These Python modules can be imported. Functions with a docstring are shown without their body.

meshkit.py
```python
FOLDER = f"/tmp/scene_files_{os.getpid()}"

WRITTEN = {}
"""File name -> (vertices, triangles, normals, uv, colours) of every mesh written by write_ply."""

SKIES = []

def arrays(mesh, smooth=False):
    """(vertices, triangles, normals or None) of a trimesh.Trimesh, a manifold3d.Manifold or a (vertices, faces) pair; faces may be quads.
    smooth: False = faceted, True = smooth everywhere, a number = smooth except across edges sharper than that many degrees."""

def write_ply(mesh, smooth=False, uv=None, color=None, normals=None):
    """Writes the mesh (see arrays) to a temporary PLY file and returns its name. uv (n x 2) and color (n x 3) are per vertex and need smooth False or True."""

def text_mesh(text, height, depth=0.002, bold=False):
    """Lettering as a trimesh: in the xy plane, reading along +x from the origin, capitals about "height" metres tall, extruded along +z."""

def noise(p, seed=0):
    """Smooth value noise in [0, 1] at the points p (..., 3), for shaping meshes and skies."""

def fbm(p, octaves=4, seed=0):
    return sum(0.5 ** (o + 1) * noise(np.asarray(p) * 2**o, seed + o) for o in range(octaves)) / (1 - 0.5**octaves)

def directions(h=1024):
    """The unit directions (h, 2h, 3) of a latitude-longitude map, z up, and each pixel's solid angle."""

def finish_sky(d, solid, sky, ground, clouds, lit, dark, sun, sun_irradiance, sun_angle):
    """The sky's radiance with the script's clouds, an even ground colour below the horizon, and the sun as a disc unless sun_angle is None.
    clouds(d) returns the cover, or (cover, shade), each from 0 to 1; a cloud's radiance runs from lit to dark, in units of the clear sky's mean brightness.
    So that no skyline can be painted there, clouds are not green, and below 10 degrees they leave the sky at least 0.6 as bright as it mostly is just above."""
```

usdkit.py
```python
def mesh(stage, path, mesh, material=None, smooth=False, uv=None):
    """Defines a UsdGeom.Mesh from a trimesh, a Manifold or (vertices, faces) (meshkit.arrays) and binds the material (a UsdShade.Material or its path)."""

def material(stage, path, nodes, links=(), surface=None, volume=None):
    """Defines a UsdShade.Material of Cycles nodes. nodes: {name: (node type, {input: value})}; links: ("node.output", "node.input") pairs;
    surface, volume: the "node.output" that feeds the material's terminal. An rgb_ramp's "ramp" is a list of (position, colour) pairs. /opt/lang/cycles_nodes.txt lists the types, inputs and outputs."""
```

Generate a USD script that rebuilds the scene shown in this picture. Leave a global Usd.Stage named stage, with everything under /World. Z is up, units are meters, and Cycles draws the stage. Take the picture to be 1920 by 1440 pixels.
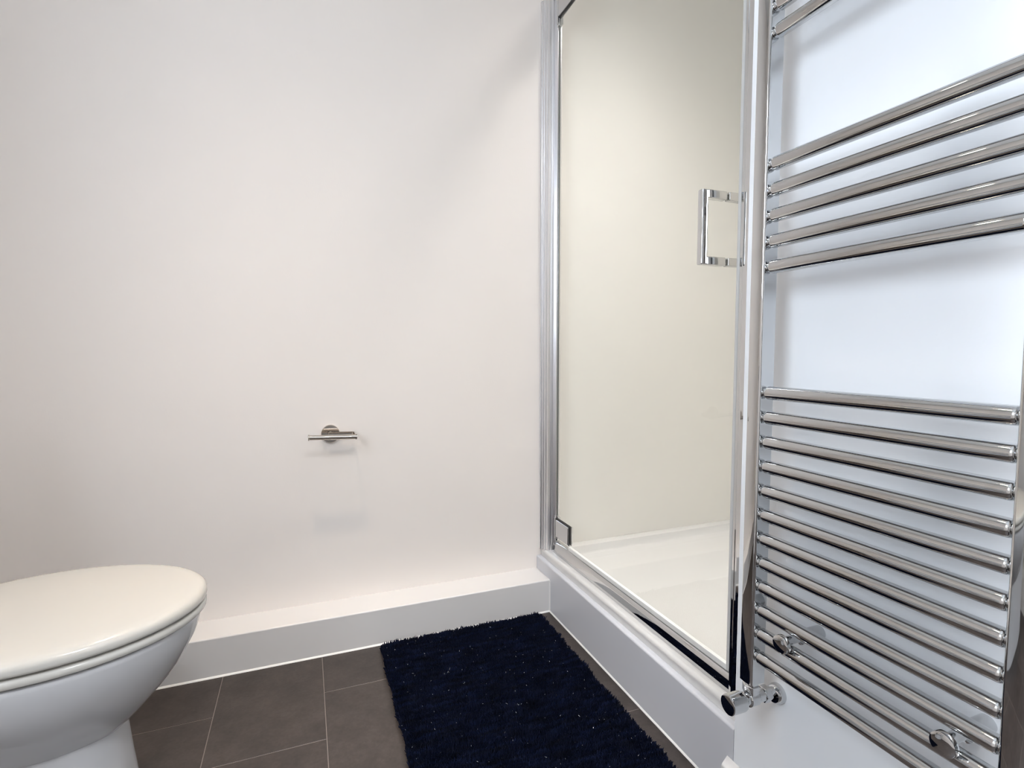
import math, random
import numpy as np, trimesh, manifold3d as m3
from manifold3d import Manifold, CrossSection
from shapely.geometry import Polygon
from pxr import Usd, UsdGeom, UsdShade, Gf, Vt, Sdf
import usdkit, meshkit

random.seed(7)
rng = np.random.default_rng(7)
stage = Usd.Stage.CreateInMemory()
UsdGeom.SetStageUpAxis(stage, UsdGeom.Tokens.z)
UsdGeom.SetStageMetersPerUnit(stage, 1.0)
UsdGeom.Xform.Define(stage, '/World')

# ------------------------------------------------------------------ camera, light levels
EXPOSURE = 1.08
LAMP = 860.0   # ceiling downlight, warm
LAMP_COL = (1.0, 0.80, 0.60)   
LAMP2 = 86.0   # downlight near the radiator, cool white
LAMP2_COL = (0.95, 0.97, 1.0)   
SHOWER_LAMP = 228.0   
SHOWER_COL = (1.0, 0.955, 0.95)   
BEAM, BEAM2, SHOWER_BEAM = 14.0, 2.5, 6.0
WIN_WALL = 'left'
DAY = 4.55   # daylight in the window behind the camera
DAY_COL = (0.83, 0.93, 1.05)   

CAM = (-0.7359, -1.5373, 0.86)
YAW, PITCH, FPX = 0.373, 0.0629, 992.9
cam = UsdGeom.Camera.Define(stage, '/World/camera')
s_, c_, sp_, cp_ = math.sin(YAW), math.cos(YAW), math.sin(PITCH), math.cos(PITCH)
R_ = (c_, -s_, 0.0)
F_ = (s_ * cp_, c_ * cp_, -sp_)
U_ = (s_ * sp_, c_ * sp_, cp_)
cam.AddTransformOp().Set(Gf.Matrix4d(*R_, 0, *U_, 0, -F_[0], -F_[1], -F_[2], 0, *CAM, 1))
cam.CreateHorizontalApertureAttr(36.0)
cam.CreateVerticalApertureAttr(27.0)
cam.CreateFocalLengthAttr(36.0 * FPX / 1920)
cam.CreateClippingRangeAttr(Gf.Vec2f(0.05, 50))
cam.CreateExposureAttr(EXPOSURE)

# ------------------------------------------------------------------ room dimensions (metres)
CEIL = 2.30
YB = 0.1087            # back wall
XL = -1.58             # left wall
YF = -2.75             # wall behind the camera
YE = -0.8032           # end of the shower opening, start of the radiator wall
XS = 0.93              # far end of the shower
BOX_Z = 0.1072

# ------------------------------------------------------------------ materials
def mat(name, nodes, links=(), surface='p.BSDF'):
    return usdkit.material(stage, '/World/Looks/' + name, nodes, links, surface=surface)

def plain(name, col, rough=0.5, metallic=0.0, **k):
    return mat(name, {'p': ('principled_bsdf', dict(base_color=col, roughness=rough, metallic=metallic, **k))})

def paint(name, col, rough, bump=0.02, scale=220.0):
    return mat(name, {
        'g': ('texture_coordinate', {}),
        'n': ('noise_texture', {'scale': scale, 'detail': 3.0}),
        'b': ('bump', {'strength': bump, 'distance': 0.002}),
        'p': ('principled_bsdf', {'base_color': col, 'roughness': rough})},
        [('g.object', 'n.vector'), ('n.fac', 'b.height'), ('b.normal', 'p.normal')])

M = {}
M['wall'] = paint('wall_paint', (0.905, 0.845, 0.795), 0.55, 0.05)
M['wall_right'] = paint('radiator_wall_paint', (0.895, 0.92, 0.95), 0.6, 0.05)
M['wall_front'] = paint('grey_wall_paint', (0.32, 0.31, 0.30), 0.6, 0.05)
M['ceiling'] = paint('ceiling_paint', (0.85, 0.85, 0.84), 0.7)
M['gloss_white'] = paint('gloss_trim_paint', (0.77, 0.75, 0.735), 0.28, 0.02, 90)
M['panel_white'] = plain('tray_plinth_white', (0.64, 0.65, 0.69), 0.3)
M['tray'] = plain('tray_acrylic', (0.70, 0.69, 0.675), 0.18)
M['sealant'] = plain('white_sealant', (0.88, 0.87, 0.85), 0.35)
M['shower_panel'] = plain('shower_wall_panel', (0.83, 0.805, 0.755), 0.30)
M['chrome'] = plain('polished_chrome', (0.62, 0.625, 0.63), 0.03, 1.0)
M['steel'] = plain('satin_steel', (0.58, 0.53, 0.48), 0.09, 1.0)
M['alu'] = plain('satin_aluminium', (0.82, 0.82, 0.84), 0.28, 1.0)
M['rubber'] = plain('black_gasket', (0.03, 0.03, 0.03), 0.5)
M['edge'] = plain('glass_edge_tint', (0.09, 0.10, 0.095), 0.2)
M['clear_seal'] = plain('grey_clear_seal', (0.60, 0.60, 0.585), 0.25)
M['seal'] = plain('white_seal_strip', (0.85, 0.85, 0.83), 0.3)
M['ceramic'] = plain('white_ceramic', (0.57, 0.57, 0.58), 0.08, coat_weight=0.3, coat_roughness=0.03)
M['lid'] = plain('white_toilet_seat_plastic', (0.57, 0.55, 0.505), 0.16)
M['grout'] = plain('pale_tile_joint', (0.24, 0.20, 0.185), 0.7)
M['glass'] = mat('clear_door_glass', {
    'f': ('fresnel', {'IOR': 1.45}), 'ge': ('geometry', {}),
    'o': ('math', {'math_type': 'subtract', 'value1': 1.0}), 'fo': ('math', {'math_type': 'multiply'}),
    't': ('transparent_bsdf', {'color': (0.975, 0.98, 0.965)}),
    'g': ('glossy_bsdf', {'color': (1, 1, 1), 'roughness': 0.0}),
    'm': ('mix_closure', {})},
    [('ge.backfacing', 'o.value2'), ('f.fac', 'fo.value1'), ('o.value', 'fo.value2'), ('fo.value', 'm.fac'), ('t.BSDF', 'm.closure1'), ('g.BSDF', 'm.closure2')], surface='m.closure')

def tile_mat(i, tone):
    return mat(f'dark_vinyl_tile_{i}', {
        'g': ('geometry', {}),
        'm': ('mapping', {'location': (i * 3.1, i * 1.7, 0.0), 'scale': (1, 1, 1)}),
        'n': ('noise_texture', {'scale': 16.0, 'detail': 6.0, 'roughness': 0.62}),
        'n2': ('noise_texture', {'scale': 130.0, 'detail': 3.0, 'roughness': 0.6}),
        'mx': ('mix', {'mix_type': 'mix', 'fac': 0.35}),
        'r': ('rgb_ramp', {'ramp': [(0.34, tuple(0.62 * np.array(tone))), (0.5, tone), (0.66, tuple(1.5 * np.array(tone)))]}),
        'b': ('bump', {'strength': 0.08, 'distance': 0.001}),
        'p': ('principled_bsdf', {'roughness': 0.42, 'specular_ior_level': 0.45})},
        [('g.position', 'm.vector'), ('m.vector', 'n.vector'), ('m.vector', 'n2.vector'), ('n.color', 'mx.color1'), ('n2.color', 'mx.color2'),
         ('mx.color', 'r.fac'), ('r.color', 'p.base_color'), ('n2.fac', 'b.height'), ('b.normal', 'p.normal')])
TILES = [tile_mat(i, t) for i, t in enumerate([(0.052, 0.0415, 0.0375), (0.047, 0.037, 0.0335), (0.056, 0.045, 0.041)])]

def emitter(name, col, strength):
    return mat(name, {'e': ('emission', {'color': col, 'strength': strength})}, surface='e.emission')
def spot_emitter(name, col, strength, power):
    # reflector lamp: brightest along its axis, falling off with a power of the cosine
    return mat(name, {'g': ('geometry', {}), 'd': ('layer_weight', {'blend': 0.5}),
                      'i': ('math', {'math_type': 'subtract', 'value1': 1.0}),
                      'w': ('math', {'math_type': 'power', 'value2': power}),
                      's': ('math', {'math_type': 'multiply_add', 'value2': strength, 'value3': strength * 0.012}),
                      'e': ('emission', {'color': col})},
               [('d.facing', 'i.value2'), ('i.value', 'w.value1'), ('w.value', 's.value1'), ('s.value', 'e.strength')], surface='e.emission')
M['lamp'] = spot_emitter('warm_lamp_lens', LAMP_COL, LAMP, BEAM)
M['lamp2'] = spot_emitter('cool_lamp_lens', LAMP2_COL, LAMP2, BEAM2)
M['shower_lamp'] = spot_emitter('shower_lamp_lens', SHOWER_COL, SHOWER_LAMP, SHOWER_BEAM)
M['daylight'] = emitter('frosted_daylight_pane', DAY_COL, DAY)

# ------------------------------------------------------------------ scene helpers
used = {}
def numbered(path):
    n = used.get(path, 0)
    used[path] = n + 1
    return path if n == 0 else f'{path}_{n:03d}'

def put(prim, **k):
    for a, b in k.items():
        if b is not None:
            prim.SetCustomDataByKey(a, b)
    return prim

def thing(name, label=None, category=None, group=None, kind=None, loc=(0, 0, 0)):
    x = UsdGeom.Xform.Define(stage, numbered('/World/' + name))
    x.AddTranslateOp().Set(Gf.Vec3d(*loc))
    return put(x.GetPrim(), label=label, category=category, group=group, kind=kind)

def part(parent, name, mesh, m, smooth=35, label=None, kind=None, off=None):
    """A mesh under parent (a prim), given in world coordinates; off = the thing's base."""
    p = numbered(str(parent.GetPath()) + '/' + name)
    v, f, n = meshkit.arrays(mesh, False)
    if off is None:
        base = parent
        while str(base.GetPath().GetParentPath()) != '/World':
            base = base.GetParent()
        a = base.GetAttribute('xformOp:translate')
        off = a.Get() if a and a.HasValue() else (0, 0, 0)
    tm = trimesh.Trimesh(v - np.array(off, float), f, process=False)
    tm.merge_vertices()
    g = usdkit.mesh(stage, p, tm, m, smooth=smooth)
    return put(g.GetPrim(), label=label, kind=kind)

def single(name, mesh, m, smooth=35, label=None, category=None, kind=None, group=None):
    g = usdkit.mesh(stage, numbered('/World/' + name), mesh, m, smooth=smooth)
    return put(g.GetPrim(), label=label, category=category, kind=kind, group=group)

# ------------------------------------------------------------------ shape helpers
def box(x0, x1, y0, y1, z0, z1):
    b = trimesh.creation.box((x1 - x0, y1 - y0, z1 - z0))
    b.apply_translation(((x0 + x1) / 2, (y0 + y1) / 2, (z0 + z1) / 2))
    return b

def rbox(x0, x1, y0, y1, z0, z1, r=0.002, seg=12):
    s = Manifold.sphere(r, seg)
    return Manifold.batch_hull([s.translate((x, y, z)) for x in (x0 + r, x1 - r) for y in (y0 + r, y1 - r) for z in (z0 + r, z1 - r)])

def cat(*ms):
    out = []
    for m in ms:
        v, f, _ = meshkit.arrays(m, False)
        out.append(trimesh.Trimesh(v, f, process=False))
    return trimesh.util.concatenate(out)

def prism(poly, axis, a, b):
    """Extrude a 2-D outline along an axis: axis 'y' takes (x, z), 'z' takes (x, y), 'x' takes (y, z)."""
    e = trimesh.creation.extrude_polygon(Polygon(poly), b - a, engine='earcut')
    v = e.vertices.copy()
    if axis == 'z':
        e.vertices = np.c_[v[:, 0], v[:, 1], v[:, 2] + a]
    elif axis == 'y':
        e.vertices = np.c_[v[:, 0], v[:, 2] + a, v[:, 1]]
        e.invert()
    else:
        e.vertices = np.c_[v[:, 2] + a, v[:, 0], v[:, 1]]
    return e

def lathe(prof, axis, c, seg=32):
    """Revolve (radius, along) about an axis through c."""
    t = np.linspace(0, 2 * np.pi, seg, endpoint=False)
    pr = np.array(prof, float)
    n = len(pr)
    r, a = pr[:, 0][:, None], pr[:, 1][:, None]
    P = np.stack([r * np.cos(t), r * np.sin(t), a + 0 * t], -1)      # n, seg, 3
    v = P.reshape(-1, 3)
    f = []
    for i in range(n - 1):
        for j in range(seg):
            k = (j + 1) % seg
            f += [(i * seg + j, i * seg + k, (i + 1) * seg + k), (i * seg + j, (i + 1) * seg + k, (i + 1) * seg + j)]
    m = trimesh.Trimesh(v, f, process=False)
    if axis == 'x':
        m.vertices = m.vertices[:, [2, 0, 1]]
    elif axis == 'y':
        m.vertices = m.vertices[:, [1, 2, 0]]
    m.vertices = m.vertices + np.array(c)
    m.merge_vertices()
    m.update_faces(m.nondegenerate_faces())
    return m

def capped(r, a, b, bev=0.001):
    return [(0, a), (r - bev, a), (r, a + bev), (r, b - bev), (r - bev, b), (0, b)]

def loft(rings, cap_bottom=True, cap_top=True):
    """Closed rings (n, k, 3), counter-clockwise seen from above, bottom to top."""
    R = np.asarray(rings, float)
    n, k, _ = R.shape
    v = R.reshape(-1, 3).tolist()
    f = []
    for i in range(n - 1):
        for j in range(k):
            q = (j + 1) % k
            f += [(i * k + j, i * k + q, (i + 1) * k + q), (i * k + j, (i + 1) * k + q, (i + 1) * k + j)]
    if cap_bottom:
        v.append(R[0].mean(0).tolist())
        f += [(len(v) - 1, (j + 1) % k, j) for j in range(k)]
    if cap_top:
        v.append(R[-1].mean(0).tolist())
        o = (n - 1) * k
        f += [(len(v) - 1, o + j, o + (j + 1) % k) for j in range(k)]
    return trimesh.Trimesh(v, f, process=False)

# ================================================================== the room
# floor: joints below, one vinyl tile after another on top
TW, TL, XA = 0.2469, 0.3394, -0.9559
JOINT = 0.0009
fl = thing('floor', 'dark brown-grey vinyl tile floor with thin pale joints', None, kind='structure')
part(fl, 'joint_bed', box(XL - 0.1, 0.05, YF - 0.1, YB + 0.1, -0.06, -0.0008), M['grout'])
ti = 0
for i in range(-3, 5):
    x0, x1 = XA + i * TW, XA + (i + 1) * TW
    # column 0 lies between the two long joints in view; neighbouring columns are shifted half a tile
    ph = -0.341 if i % 2 == 0 else -0.170
    for j in range(-8, 3):
        y0, y1 = ph + j * TL, ph + (j + 1) * TL
        a0, a1 = max(x0 + JOINT / 1, XL), min(x1 - JOINT / 1, 0.016)
        b0, b1 = max(y0 + JOINT / 1, YF), min(y1 - JOINT / 1, 0.03)
        if a1 - a0 < 0.01 or b1 - b0 < 0.01:
            continue
        ch = 0.0006
        ring = lambda o, z: [(a0 + o, b0 + o, z), (a1 - o, b0 + o, z), (a1 - o, b1 - o, z), (a0 + o, b1 - o, z)]
        part(fl, 'tile', loft([ring(0, -0.003), ring(0, -ch), ring(ch, 0.0)]), TILES[(i * 5 + j * 3) % 3], smooth=False)
        ti += 1

single('wall_back', box(XL - 0.1, XS + 0.1, YB, YB + 0.1, -0.06, CEIL), M['wall'], False, 'plain white painted wall behind the toilet roll holder', kind='structure')
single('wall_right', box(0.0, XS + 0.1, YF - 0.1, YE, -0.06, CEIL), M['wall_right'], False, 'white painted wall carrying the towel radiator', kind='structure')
single('wall_shower', box(XS, XS + 0.1, YE, YB, -0.06, CEIL), M['wall'], False, 'white wall at the far end of the shower', kind='structure')
# walls to the left of and behind the camera, with the window opening
if WIN_WALL == 'left':
    W0, W1, WZ0, WZ1 = -1.95, -1.10, 1.05, 2.00
else:
    W0, W1, WZ0, WZ1 = -1.40, -0.50, 1.20, 2.10
def window_wall(name, m, m2, label):
    single(name, m - m2, M['wall_front' if name == 'wall_front' else 'wall'], False, label, kind='structure')
def hole(d, g=0.0):
    if WIN_WALL == 'left':
        return Manifold.cube((d, W1 - W0 - 2 * g, WZ1 - WZ0 - 2 * g)).translate((XL - d / 2 - 0.05, W0 + g, WZ0 + g))
    return Manifold.cube((W1 - W0 - 2 * g, d, WZ1 - WZ0 - 2 * g)).translate((W0 + g, YF - d / 2 - 0.05, WZ0 + g))
NO = Manifold.cube((0.1, 0.1, 0.1)).translate((50, 0, 0))
window_wall('wall_left', Manifold.cube((0.1, YB - YF + 0.1, CEIL + 0.06)).translate((XL - 0.1, YF - 0.1, -0.06)), hole(0.3) if WIN_WALL == 'left' else NO, 'plain white painted wall behind the toilet')
window_wall('wall_front', Manifold.cube((-XL, 0.1, CEIL + 0.06)).translate((XL, YF - 0.1, -0.06)), NO if WIN_WALL == 'left' else hole(0.3), 'grey painted wall behind the camera')
single('ceiling', box(XL - 0.1, XS + 0.1, YF - 0.1, YB + 0.1, CEIL, CEIL + 0.1), M['ceiling'], False, 'plain white ceiling', kind='structure')
win = thing('window_1', 'frosted white framed window behind the camera', None, kind='structure')
part(win, 'window_frame', hole(0.05) - hole(0.3, 0.05), M['gloss_white'], False)
part(win, 'pane', hole(0.006, 0.046), M['daylight'], False)

# low pipe boxing along the back wall
r = 0.004
arc = [(r - r * math.cos(a), BOX_Z - r + r * math.sin(a)) for a in np.linspace(0, math.pi / 2, 5)]
tb = thing('trim_1', 'white boxed-in pipe ledge along the foot of the back wall', None, kind='structure')
part(tb, 'boxing', prism([(0, 0)] + arc + [(YB, BOX_Z), (YB, 0)], 'x', XL, 0.0), M['gloss_white'])
part(tb, 'sealant_bead', prism([(0.001, 0.0), (-0.004, 0.0), (-0.0032, 0.0018), (0.0, 0.0042), (0.001, 0.0042)], 'x', XL, -0.001), M['sealant'], label='thin white sealant line at the floor')
part(tb, 'sealant_bead', prism([(0.001, -0.005), (0.001, 0.001), (-0.0045, 0.001)], 'z', 0.004, BOX_Z - 0.003), M['sealant'])

bs = thing('baseboard_right', 'white skirting board with bevelled top below the towel radiator', None, kind='structure')
part(bs, 'skirting', prism([(0, 0), (-0.014, 0), (-0.014, 0.071), (-0.012, 0.075), (0, 0.087)], 'y', YF, -0.787), M['gloss_white'])

# ================================================================== shower tray on its plinth
TOP = 0.1765
tray = thing('shower_tray', 'white raised shower tray on a white plinth panel beside the navy mat', 'shower tray', loc=(0.4, -0.35, 0))
r = 0.006
arc = [(r - r * math.cos(a), 0.151 - r + r * math.sin(a)) for a in np.linspace(0, math.pi / 2, 6)]
part(tray, 'plinth_panel', prism([(0, 0)] + arc + [(0.018, 0.151), (0.018, 0)], 'y', YE + 0.0016, YB), M['panel_white'])
part(tray, 'sealant_bead', prism([(0.001, 0), (-0.0035, 0.0), (-0.003, 0.0015), (0.0, 0.0035), (0.001, 0.0035)], 'y', YE, -0.001), M['sealant'])
def rr(x0, x1, y0, y1, rad, z, k=8):
    pts = []
    for cx, cy, a0 in ((x1 - rad, y1 - rad, 0), (x0 + rad, y1 - rad, 90), (x0 + rad, y0 + rad, 180), (x1 - rad, y0 + rad, 270)):
        for a in np.linspace(a0, a0 + 90, k):
            pts.append((cx + rad * math.cos(math.radians(a)), cy + rad * math.sin(math.radians(a)), z))
    return pts
x0, x1, y0, y1 = 0.0155, XS, YE, YB
q = [rr(x0, x1, y0, y1, 0.003, 0.10)]
for a in np.linspace(0, math.pi / 2, 7):
    o = 0.010 * (1 - math.cos(a))
    q.append(rr(x0 + o, x1, y0, y1, 0.003, TOP - 0.010 + 0.010 * math.sin(a)))
q.append(rr(x0 + 0.062, x1 - 0.034, y0 + 0.034, y1 - 0.034, 0.03, TOP))
q.append(rr(x0 + 0.067, x1 - 0.037, y0 + 0.037, y1 - 0.037, 0.033, TOP - 0.003))
q.append(rr(x0 + 0.085, x1 - 0.044, y0 + 0.044, y1 - 0.044, 0.04, TOP - 0.022))
q.append(rr(x0 + 0.105, x1 - 0.058, y0 + 0.058, y1 - 0.058, 0.05, TOP - 0.027))
part(tray, 'basin', loft(q), M['tray'], 40)

# glossy panels lining the shower
def panel(label, m):
    return single('wall_panel', m, M['shower_panel'], False, label, 'wall panel')
panel('cream glossy shower panel on the back wall, seen through the glass door', box(0.062, XS - 0.004, YB - 0.004, YB - 0.0002, TOP + 0.0005, 2.20))
panel('cream shower panel on the far end wall of the shower', box(XS - 0.004, XS - 0.0002, YE + 0.004, YB - 0.004, TOP + 0.0005, 2.20))
panel('cream shower panel on the wall behind the towel radiator', box(0.10, XS - 0.004, YE + 0.0002, YE + 0.004, TOP + 0.0005, 2.20))

# ================================================================== shower door and frame
FT = 1.995      # top of the frame
sd = thing('shower_door', 'clear glass pivot shower door in a chrome frame with square handle', 'shower door', loc=(0.044, -0.35, TOP))
def wall_profile(sgn, yw):
    P = [(0.0095, 0), (0.0095, 0.0095), (0.0125, 0.0105), (0.0130, 0.0195), (0.0165, 0.0205), (0.0178, 0.0280), (0.0235, 0.0292), (0.0255, 0.0340), (0.0325, 0.0350), (0.0330, 0.0375), (0.0385, 0.0405), (0.060, 0.0415), (0.060, 0)]
    return prism([(x, yw + sgn * d) for x, d in P], 'z', TOP - 0.0005, FT)
part(sd, 'wall_profile', wall_profile(-1, YB), M['alu'])
part(sd, 'wall_profile', wall_profile(1, YE), M['chrome'])
part(sd, 'pivot_post', prism([(0.041, YB - 0.041), (0.041, 0.048), (0.0425, 0.0465), (0.056, 0.0465), (0.057, 0.048), (0.057, YB - 0.041)], 'z', TOP, FT), M['alu'])
part(sd, 'strike_post', prism([(0.0370, YE + 0.041), (0.0340, YE + 0.047), (0.0350, YE + 0.053), (0.0385, YE + 0.0565), (0.056, YE + 0.0565), (0.057, YE + 0.041)], 'z', TOP, FT), M['chrome'])
rail = [(0.037, TOP - 0.0005)]
xx, zz = 0.037, TOP - 0.0005
for a, d in [(6, 0.014), (8, 0.010)] + [(k, 0.0021) for k in range(13, 58, 6)]:   # lower face leans back a little, then rounds over
    xx, zz = xx + d * math.sin(math.radians(a)), zz + d * math.cos(math.radians(a))
    rail.append((xx, zz))
rail += [(0.060, zz), (0.060, TOP - 0.0005)]
RAIL_TOP = zz
part(sd, 'bottom_rail', prism(rail, 'y', YE + 0.050, 0.062), M['chrome'], 25)
part(sd, 'top_rail', rbox(0.035, 0.060, YE + 0.03, YB - 0.03, FT - 0.012, FT + 0.02), M['chrome'])
GY0, GY1 = -0.7385, 0.0375
door = part(sd, 'glass_pane', box(0.0412, 0.0472, GY0, GY1, TOP + 0.042, FT - 0.014), M['glass'], False, label='clear glass door leaf')
def sub(name, m, ma, **k):
    return part(door, name, m, ma, **k)
sub('bottom_seal', rbox(0.0395, 0.049, GY0, -0.052, TOP + 0.0415, TOP + 0.054, 0.0012, 8), M['seal'], label='white seal strip along the bottom of the glass')
sub('glass_edge', box(0.0412, 0.0472, GY1 + 0.0001, GY1 + 0.0016, TOP + 0.06, FT - 0.02), M['edge'], label='dark green-grey cut edge of the glass')
sub('edge_seal', rbox(0.0395, 0.049, GY0 - 0.0055, GY0 + 0.002, TOP + 0.042, FT - 0.02, 0.0015, 8), M['clear_seal'], label='pale seal along the closing edge')
def hinge(z0, z1):
    a = rbox(0.0355, 0.041, -0.0545, 0.0345, z0, z1, 0.0025, 12)
    b = rbox(0.0475, 0.054, -0.0545, 0.0345, z0, z1, 0.0025, 12)
    g = sub('hinge_gasket', cat(box(0.0402, 0.0412, -0.0568, 0.0365, z0 - 0.0022, z1 + 0.0022), box(0.0473, 0.0483, -0.0568, 0.0365, z0 - 0.0022, z1 + 0.0022)), M['rubber'], label='dark rubber gasket behind the hinge plate')
    return sub('hinge', cat(a, b), M['chrome'], label='chrome clamp hinge')
    
hinge(0.236, 0.294)
hinge(1.915, 1.975)
for z0, z1 in ((0.226, 0.300), (1.895, 1.975)):
    part(sd, 'pivot_block', cat(rbox(0.036, 0.056, 0.0365, 0.0475, z0, z1, 0.0015, 8), lathe(capped(0.0075, z0 - 0.006, z1 + 0.006), 'z', (0.045, 0.0425, 0), 20)), M['chrome'], label='chrome pivot block')
def dhandle(xg, sx, ya, yb, za, zb):
    xo, xi = xg + sx * 0.060, xg + sx * 0.045
    lo, hi = min(xo, xi), max(xo, xi)
    barm = rbox(lo, hi, ya, yb, za, zb, 0.003, 16)
    pl, ph = min(xg, xi + sx * 0.004), max(xg, xi + sx * 0.004)
    p1 = rbox(pl, ph, ya, yb, zb - 0.0165, zb, 0.0022, 12)
    p2 = rbox(pl, ph, ya, yb, za, za + 0.0165, 0.0022, 12)
    return barm + p1 + p2
sub('handle', dhandle(0.0412, -1, -0.7075, -0.6925, 1.0265, 1.1705), M['chrome'], label='square chrome pull handle on the room side')
sub('handle', dhandle(0.0472, 1, -0.7075, -0.6925, 1.0265, 1.1705), M['chrome'], label='square chrome pull handle on the shower side')

# ================================================================== towel radiator
XR, S, Z0 = -0.062, 0.0389, 1.3775
YL_, YR_ = -0.911, -1.232
BR = 0.0107
rad = thing('towel_radiator', 'chrome ladder towel radiator with grouped round bars on the right-hand wall', 'towel radiator', loc=(0, -1.07, 0.32))
def upright(y0, y1):
    P = [(-0.047, y0 + 0.001), (-0.047, y1 - 0.001), (-0.048, y1), (-0.0715, y1)]
    for a in np.linspace(0, math.pi / 2, 6)[1:]:
        P.append((-0.0715 - 0.004 * math.sin(a), y1 - 0.004 + 0.004 * math.cos(a)))
    P.append((-0.0763, (y0 + y1) / 2))
    for a in np.linspace(math.pi / 2, 0, 6)[:-1]:
        P.append((-0.0715 - 0.004 * math.sin(a), y0 + 0.004 - 0.004 * math.cos(a)))
    P += [(-0.0715, y0), (-0.048, y0)]
    return prism(P[::-1], 'z', 0.318, 1.50)
part(rad, 'upright', upright(YL_, YL_ + 0.0265), M['chrome'], 28)
part(rad, 'upright', upright(YR_ - 0.0265, YR_), M['chrome'], 28)
Lb = YL_ - YR_
prof = [(0.0075, -0.002), (0.0075, 0.0024), (0.0090, 0.0030), (0.0101, 0.0044), (BR, 0.0068)]
prof = prof + [(a, Lb - b) for a, b in prof[::-1]]
bar_rows = list(range(-2, 2)) + list(range(6, 11)) + list(range(15, 27))
for k in bar_rows:
    part(rad, 'bar', lathe(prof, 'y', (XR, YR_, Z0 - S * k), 28), M['chrome'], 40)
for yb_, zb_ in ((-0.969, Z0 - S * 24.5 - 0.001), (-1.186, Z0 - S * 24.5 - 0.001), (-0.969, Z0 + S * 1.5), (-1.186, Z0 + S * 1.5)):
    st = part(rad, 'wall_bracket', lathe([(0, -0.078), (0.0065, -0.078), (0.0065, -0.047), (0.0105, -0.044), (0.0105, 0.0), (0, 0.0)], 'x', (0, yb_, zb_), 24), M['chrome'], label='chrome bracket stem to the wall')
    part(st, 'bracket_cap', lathe([(0, -0.0845), (0.010, -0.0842), (0.0132, -0.0825), (0.014, -0.080), (0.014, -0.0765), (0.0125, -0.0755), (0, -0.0755)], 'x', (0, yb_, zb_ - 0.003), 32), M['chrome'], label='round chrome bracket cap')
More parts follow.
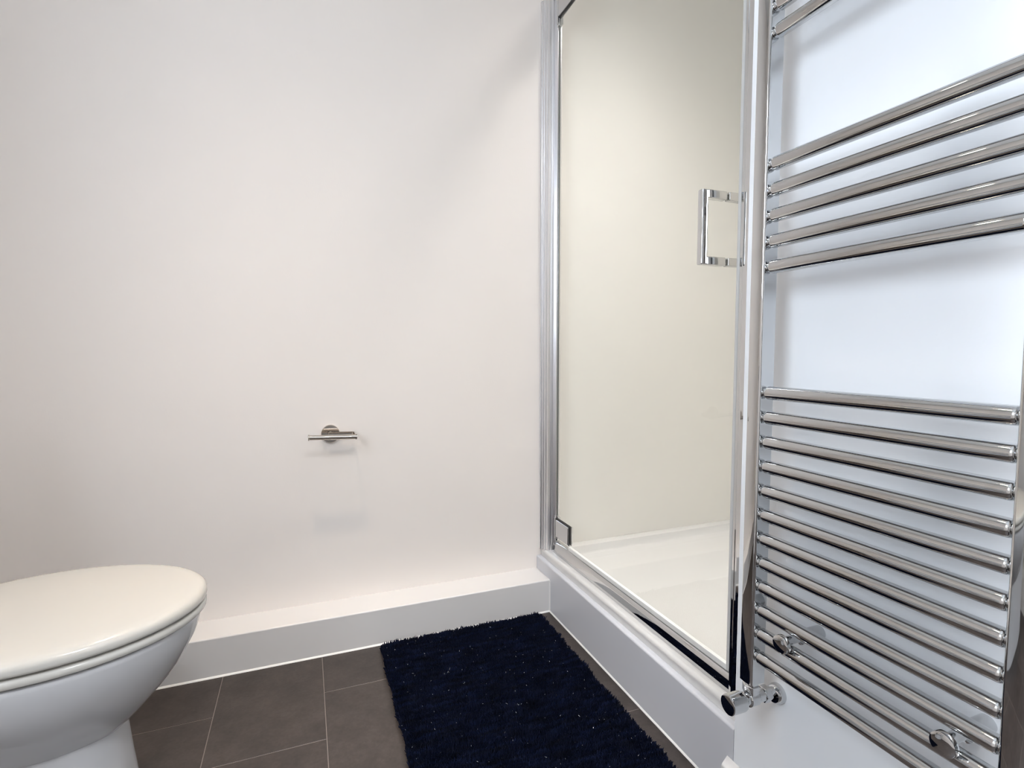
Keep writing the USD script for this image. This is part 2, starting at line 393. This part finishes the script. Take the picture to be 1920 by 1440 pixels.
def valve(yv, zv):
    body = lathe([(0, -0.0755), (0.0095, -0.0755), (0.0095, -0.070), (0.0125, -0.068), (0.0125, -0.052), (0.0105, -0.049), (0.0105, -0.036), (0, -0.036)], 'x', (0, yv, zv), 28)
    neck = lathe([(0, -0.004), (0.0105, -0.004), (0.0105, 0.010), (0.0135, 0.012), (0.0135, 0.024), (0.0115, 0.026), (0.0115, 0.034), (0, 0.034)], 'z', (-0.062, yv, zv), 6)
    b = part(rad, 'valve', cat(body, neck), M['chrome'], 30, label='chrome angled valve under the upright')
    grip = [(0, -0.111), (0.0135, -0.111), (0.0158, -0.1095), (0.0162, -0.107), (0.0162, -0.084), (0.0150, -0.080), (0.0115, -0.0765), (0, -0.0765)]
    part(b, 'valve_handle', lathe(grip, 'x', (0, yv, zv), 36), M['chrome'], label='round chrome valve handle')
    part(b, 'pipe_nut', lathe([(0, -0.037), (0.0125, -0.037), (0.0135, -0.035), (0.0135, -0.026), (0.0125, -0.024), (0, -0.024)], 'x', (0, yv, zv), 6), M['chrome'], False)
    part(b, 'pipe', lathe([(0, -0.026), (0.0075, -0.026), (0.0075, 0.0), (0, 0)], 'x', (0, yv, zv), 20), M['chrome'])
    part(b, 'wall_rose', lathe([(0.0078, -0.0145), (0.0125, -0.0135), (0.0155, -0.010), (0.0165, -0.005), (0.0165, 0.0), (0, 0)], 'x', (0, yv, zv - 0.006), 28), M['chrome'])
valve(YL_ + 0.0135, 0.2865)
valve(YR_ - 0.0135, 0.2865)

# ================================================================== toilet roll holder
HX, HZ = -0.670, 0.6155
th = thing('toilet_roll_holder', 'small satin steel toilet roll holder with no roll on the back wall', 'toilet roll holder', loc=(HX, YB, HZ))
part(th, 'backplate', lathe([(0, 0), (0.026, 0), (0.026, -0.008), (0.0252, -0.0095), (0, -0.0098)][::-1], 'y', (HX, YB, HZ), 48), M['steel'], 30)
def tilt(m, deg=1.8):
    v, f, _ = meshkit.arrays(m, False)
    t = trimesh.Trimesh(v, f, process=False)
    t.apply_transform(trimesh.transformations.rotation_matrix(math.radians(deg), (0, 1, 0), (HX, YB, HZ)))
    return t
YRD = YB - 0.078
XE = HX + 0.0665
# flat strip: along the wall, round the corner, out to the roll bar
path = [(HX - 0.008, YB - 0.016), (XE - 0.008, YB - 0.016)]
for a in np.linspace(90, 0, 6)[1:]:
    path.append((XE - 0.008 + 0.008 * math.cos(math.radians(a)), YB - 0.024 + 0.008 * math.sin(math.radians(a))))
path.append((XE, YRD - 0.006))
strip = Polygon(np.array(__import__('shapely').LineString(path).buffer(0.0016, cap_style='flat').exterior.coords))
arm = trimesh.creation.extrude_polygon(strip, 0.013, engine='earcut')
arm.apply_translation((0, 0, HZ - 0.0065))
stem = lathe(capped(0.007, -0.018, -0.008), 'y', (HX, YB, HZ), 24)
part(th, 'arm', tilt(cat(arm, stem)), M['steel'], 30)
rp = [(0, -0.062), (0.0080, -0.062), (0.0090, -0.061), (0.0090, -0.0595), (0.0072, -0.0582), (0.0070, -0.057), (0.0070, 0.064), (0.0076, 0.0665), (0.0076, 0.0688), (0.0066, 0.0696), (0, 0.0696)]
part(th, 'roll_bar', tilt(lathe(rp, 'x', (HX, YRD, HZ), 32)), M['steel'], 35)

# ================================================================== toilet
TX, TY = -1.15, -0.465
K = 72
def outline(off, z, a=0.2385, b=0.183, back=0.21, bw=0.150, dz=None):
    """Egg/D-shaped plan, tip towards +x."""
    pts = []
    for i in range(K):
        t = 2 * math.pi * i / K
        ct, st_ = math.cos(t), math.sin(t)
        if ct >= 0:
            x, y = (a + off) * ct, (b + off) * st_
        else:
            e = 2.8
            x = -(back + off) * abs(ct) ** (2 / e)
            y = math.copysign(abs(st_) ** (2 / e), st_)
            w = (b + off) + ((bw + off) - (b + off)) * (abs(x) / (back + off)) ** 1.5
            y *= w
        pts.append((TX + x, TY + y, z if dz is None else z + dz(x, y)))
    return pts
wc = thing('toilet', 'white ceramic toilet with its lid closed, by the left wall', 'toilet', loc=(-1.25, TY, 0))
lidr = [outline(-0.012, 0.4145), outline(-0.004, 0.4150), outline(-0.0005, 0.4175), outline(0.0, 0.4205), outline(0.0, 0.4255), outline(-0.0015, 0.4300), outline(-0.005, 0.4335), outline(-0.011, 0.4360), outline(-0.022, 0.4376), outline(-0.05, 0.4390), outline(-0.09, 0.4400), outline(-0.13, 0.4405)]
part(wc, 'lid', loft(lidr), M['lid'], 60)
seat = [outline(-0.010, 0.3985), outline(-0.004, 0.3990), outline(-0.0015, 0.4010), outline(-0.001, 0.4055), outline(-0.002, 0.4095), outline(-0.006, 0.4122), outline(-0.02, 0.4130)]
part(wc, 'seat', loft(seat), M['lid'], 60)
lev = [(0.3960, -0.926, 0.172), (0.3925, -0.9225, 0.1755), (0.386, -0.9225, 0.1765), (0.372, -0.9255, 0.1745), (0.355, -0.9315, 0.171), (0.335, -0.942, 0.164), (0.315, -0.9535, 0.154), (0.295, -0.9675, 0.142), (0.275, -0.984, 0.128), (0.255, -1.002, 0.112), (0.235, -1.021, 0.095), (0.218, -1.040, 0.078), (0.200, -1.065, 0.058), (0.188, -1.10, 0.036)]
rings = []
for z, xt, hw in lev[::-1]:
    a = xt - TX
    rings.append(outline(0, z, a=max(a, 0.03), b=hw, back=0.24 if z > 0.25 else 0.2, bw=min(hw, 0.14)))
part(wc, 'bowl', loft(rings), M['ceramic'], 60)
pl = [(0.0, -1.018, 0.112, 0.36), (0.012, -1.018, 0.112, 0.36), (0.03, -1.022, 0.106, 0.36), (0.08, -1.030, 0.098, 0.36), (0.14, -1.037, 0.092, 0.36), (0.20, -1.043, 0.088, 0.36), (0.26, -1.055, 0.086, 0.36), (0.30, -1.075, 0.084, 0.36)]
rings = []
for z, xt, hw, back in pl:
    pts = []
    for i in range(K):
        t = 2 * math.pi * i / K
        e = 3.2
        ct, st_ = math.cos(t), math.sin(t)
        L = (xt - TX) if ct > 0 else 0.30
        e = 2.6 if ct > 0 else 6
        pts.append((TX + L * math.copysign(abs(ct) ** (2 / e), ct), TY + hw * math.copysign(abs(st_) ** (2 / e), st_), z))
    rings.append(pts)
part(wc, 'pedestal', loft(rings), M['ceramic'], 60)
part(wc, 'cistern', rbox(XL + 0.004, -1.40, TY - 0.19, TY + 0.19, 0.37, 0.76, 0.02, 20), M['ceramic'], 40)
part(wc, 'cistern_lid', rbox(XL + 0.004, -1.39, TY - 0.20, TY + 0.20, 0.76, 0.795, 0.012, 16), M['ceramic'], 40)

# ================================================================== bath mat
mx0, mx1, my0, my1 = -0.553, -0.053, -0.823, -0.0235
mat_obj = thing('bath_mat', 'shaggy navy blue bath mat on the dark floor along the shower tray', 'bath mat', loc=((mx0 + mx1) / 2, (my0 + my1) / 2, 0))
M['navy'] = mat('navy_pile', {
    'g': ('geometry', {}), 'm': ('mapping', {'scale': (9.0, 60.0, 1.0)}),
    'n': ('noise_texture', {'scale': 1.6, 'detail': 4.0}),
    'h': ('hair_info', {}),
    'r': ('rgb_ramp', {'ramp': [(0.32, (0.0009, 0.0016, 0.0055)), (0.52, (0.0027, 0.0050, 0.0185)), (0.72, (0.0060, 0.0118, 0.042))]}),
    'p': ('principled_bsdf', {'roughness': 0.75, 'specular_ior_level': 0.15, 'sheen_weight': 0.02, 'sheen_roughness': 0.5, 'sheen_tint': (0.2, 0.35, 0.9)})},
    [('g.position', 'm.vector'), ('m.vector', 'n.vector'), ('n.fac', 'r.fac'), ('r.color', 'p.base_color')])
M['navy_back'] = plain('navy_backing', (0.003, 0.005, 0.014), 0.8)
M['glint'] = plain('silver_lurex', (0.85, 0.87, 0.9), 0.18, 1.0)
def mat_pt(u, v):
    """u, v in [0, 1] over the mat; soft corners, slightly wavy edges."""
    x = mx0 + (mx1 - mx0) * u + 0.0022 * np.sin(v * 31 + 1.3) * (2 * u - 1) + 0.012 * np.clip(-(v - 0.25), -1, 0) ** 2 * u
    y = my0 + (my1 - my0) * v + 0.0018 * np.sin(u * 23) * (2 * v - 1)
    return x, y
nu, nv = 40, 60
uu, vv = np.meshgrid(np.linspace(0.004, 0.996, nu), np.linspace(0.003, 0.997, nv))
bx, by = mat_pt(uu, vv)
top = np.stack([bx, by, np.full_like(bx, 0.007)], -1)
ed = [(0, j) for j in range(nu)] + [(i, nu - 1) for i in range(1, nv)] + [(nv - 1, j) for j in range(nu - 2, -1, -1)] + [(i, 0) for i in range(nv - 2, 0, -1)]
V = top.reshape(-1, 3).tolist(); Fc = []
for i in range(nv - 1):
    for j in range(nu - 1):
        a = i * nu + j
        Fc += [(a, a + 1, a + nu + 1), (a, a + nu + 1, a + nu)]
o = len(V); V += [(top[i, j, 0], top[i, j, 1], 0.0005) for i, j in ed]
for n, (i, j) in enumerate(ed):
    n2 = (n + 1) % len(ed); i2, j2 = ed[n2]
    a, b = i * nu + j, i2 * nu + j2
    Fc += [(a, o + n, o + n2), (a, o + n2, b)]
part(mat_obj, 'backing', trimesh.Trimesh(V, Fc, process=False), M['navy_back'], 30)
def strands(parent, name, n, m, length, width, lean, seed, uvs=None, z0=0.006):
    g = np.random.default_rng(seed)
    u, v = (g.random(n), g.random(n)) if uvs is None else uvs
    rad_c = 0.02
    x, y = mat_pt(u, v)
    # rounded corners
    ex, ey = np.minimum(u, 1 - u) * (mx1 - mx0), np.minimum(v, 1 - v) * (my1 - my0)
    keep = ~((ex < rad_c) & (ey < rad_c) & ((rad_c - ex) ** 2 + (rad_c - ey) ** 2 > rad_c ** 2))
    x, y, u, v = x[keep], y[keep], u[keep], v[keep]
    n = len(x)
    tuft = meshkit.noise(np.stack([x * 45, y * 150, 0 * x], -1), 3) - 0.5
    tuft2 = meshkit.noise(np.stack([x * 45, y * 150, 0 * x + 5], -1), 9) - 0.5
    L = length * (0.75 + 0.5 * g.random(n)) * (0.85 + 0.5 * (tuft + 0.5))
    dx = lean * (g.normal(size=n) * 0.5 + tuft * 1.6) + 0.0015 * np.where(u > 0.985, 1, np.where(u < 0.015, -1, 0))
    dy = lean * (g.normal(size=n) * 0.5 + tuft2 * 1.6) + 0.0015 * np.where(v > 0.99, 1, np.where(v < 0.01, -1, 0))
    K_ = 4
    P = np.zeros((n, K_, 3))
    for k in range(K_):
        t = k / (K_ - 1)
        P[:, k, 0] = x + dx * t ** 1.6
        P[:, k, 1] = y + dy * t ** 1.6
        P[:, k, 2] = z0 + L * t * (1 - 0.18 * t)
    P -= np.array(((mx0 + mx1) / 2, (my0 + my1) / 2, 0))
    c = UsdGeom.BasisCurves.Define(stage, numbered(str(parent.GetPath()) + '/' + name))
    c.CreateTypeAttr('linear')
    c.CreatePointsAttr(Vt.Vec3fArray.FromNumpy(P.reshape(-1, 3).astype(np.float32)))
    c.CreateCurveVertexCountsAttr(Vt.IntArray.FromNumpy(np.full(n, K_, np.int32)))
    w = width * np.tile(np.array([1.0, 1.05, 0.95, 0.55]), n)
    c.CreateWidthsAttr(Vt.FloatArray.FromNumpy(w.astype(np.float32)))
    c.SetWidthsInterpolation('vertex')
    UsdShade.MaterialBindingAPI.Apply(c.GetPrim()).Bind(m)
    return put(c.GetPrim(), kind='stuff')
strands(mat_obj, 'pile', 90000, M['navy'], 0.0125, 0.0019, 0.0036, 11)
gl = strands(mat_obj, 'glitter_thread', 480, M['glint'], 0.0026, 0.0010, 0.003, 12, None, 0.0155)
put(gl, label='sparse silver glitter threads in the pile')

# ================================================================== ceiling lamps (above the frame)
def downlight(x, y, lens, rad_, label):
    t = thing('ceiling_downlight', label, 'ceiling light', loc=(x, y, CEIL))
    part(t, 'trim_ring', lathe([(rad_, -0.004), (rad_ + 0.012, -0.005), (rad_ + 0.016, -0.003), (rad_ + 0.017, -0.0005)], 'z', (x, y, CEIL), 40), M['chrome'])
    part(t, 'lens', lathe([(0, -0.003), (rad_, -0.0028), (rad_, -0.001), (0, -0.001)], 'z', (x, y, CEIL), 32), M[lens], False)
downlight(-0.80, -0.45, 'lamp', 0.034, 'warm recessed downlight above the toilet roll holder')
downlight(-0.52, -2.15, 'lamp2', 0.17, 'large round cool white ceiling light behind the camera')
downlight(0.26, -0.40, 'shower_lamp', 0.075, 'warm recessed downlight inside the shower')
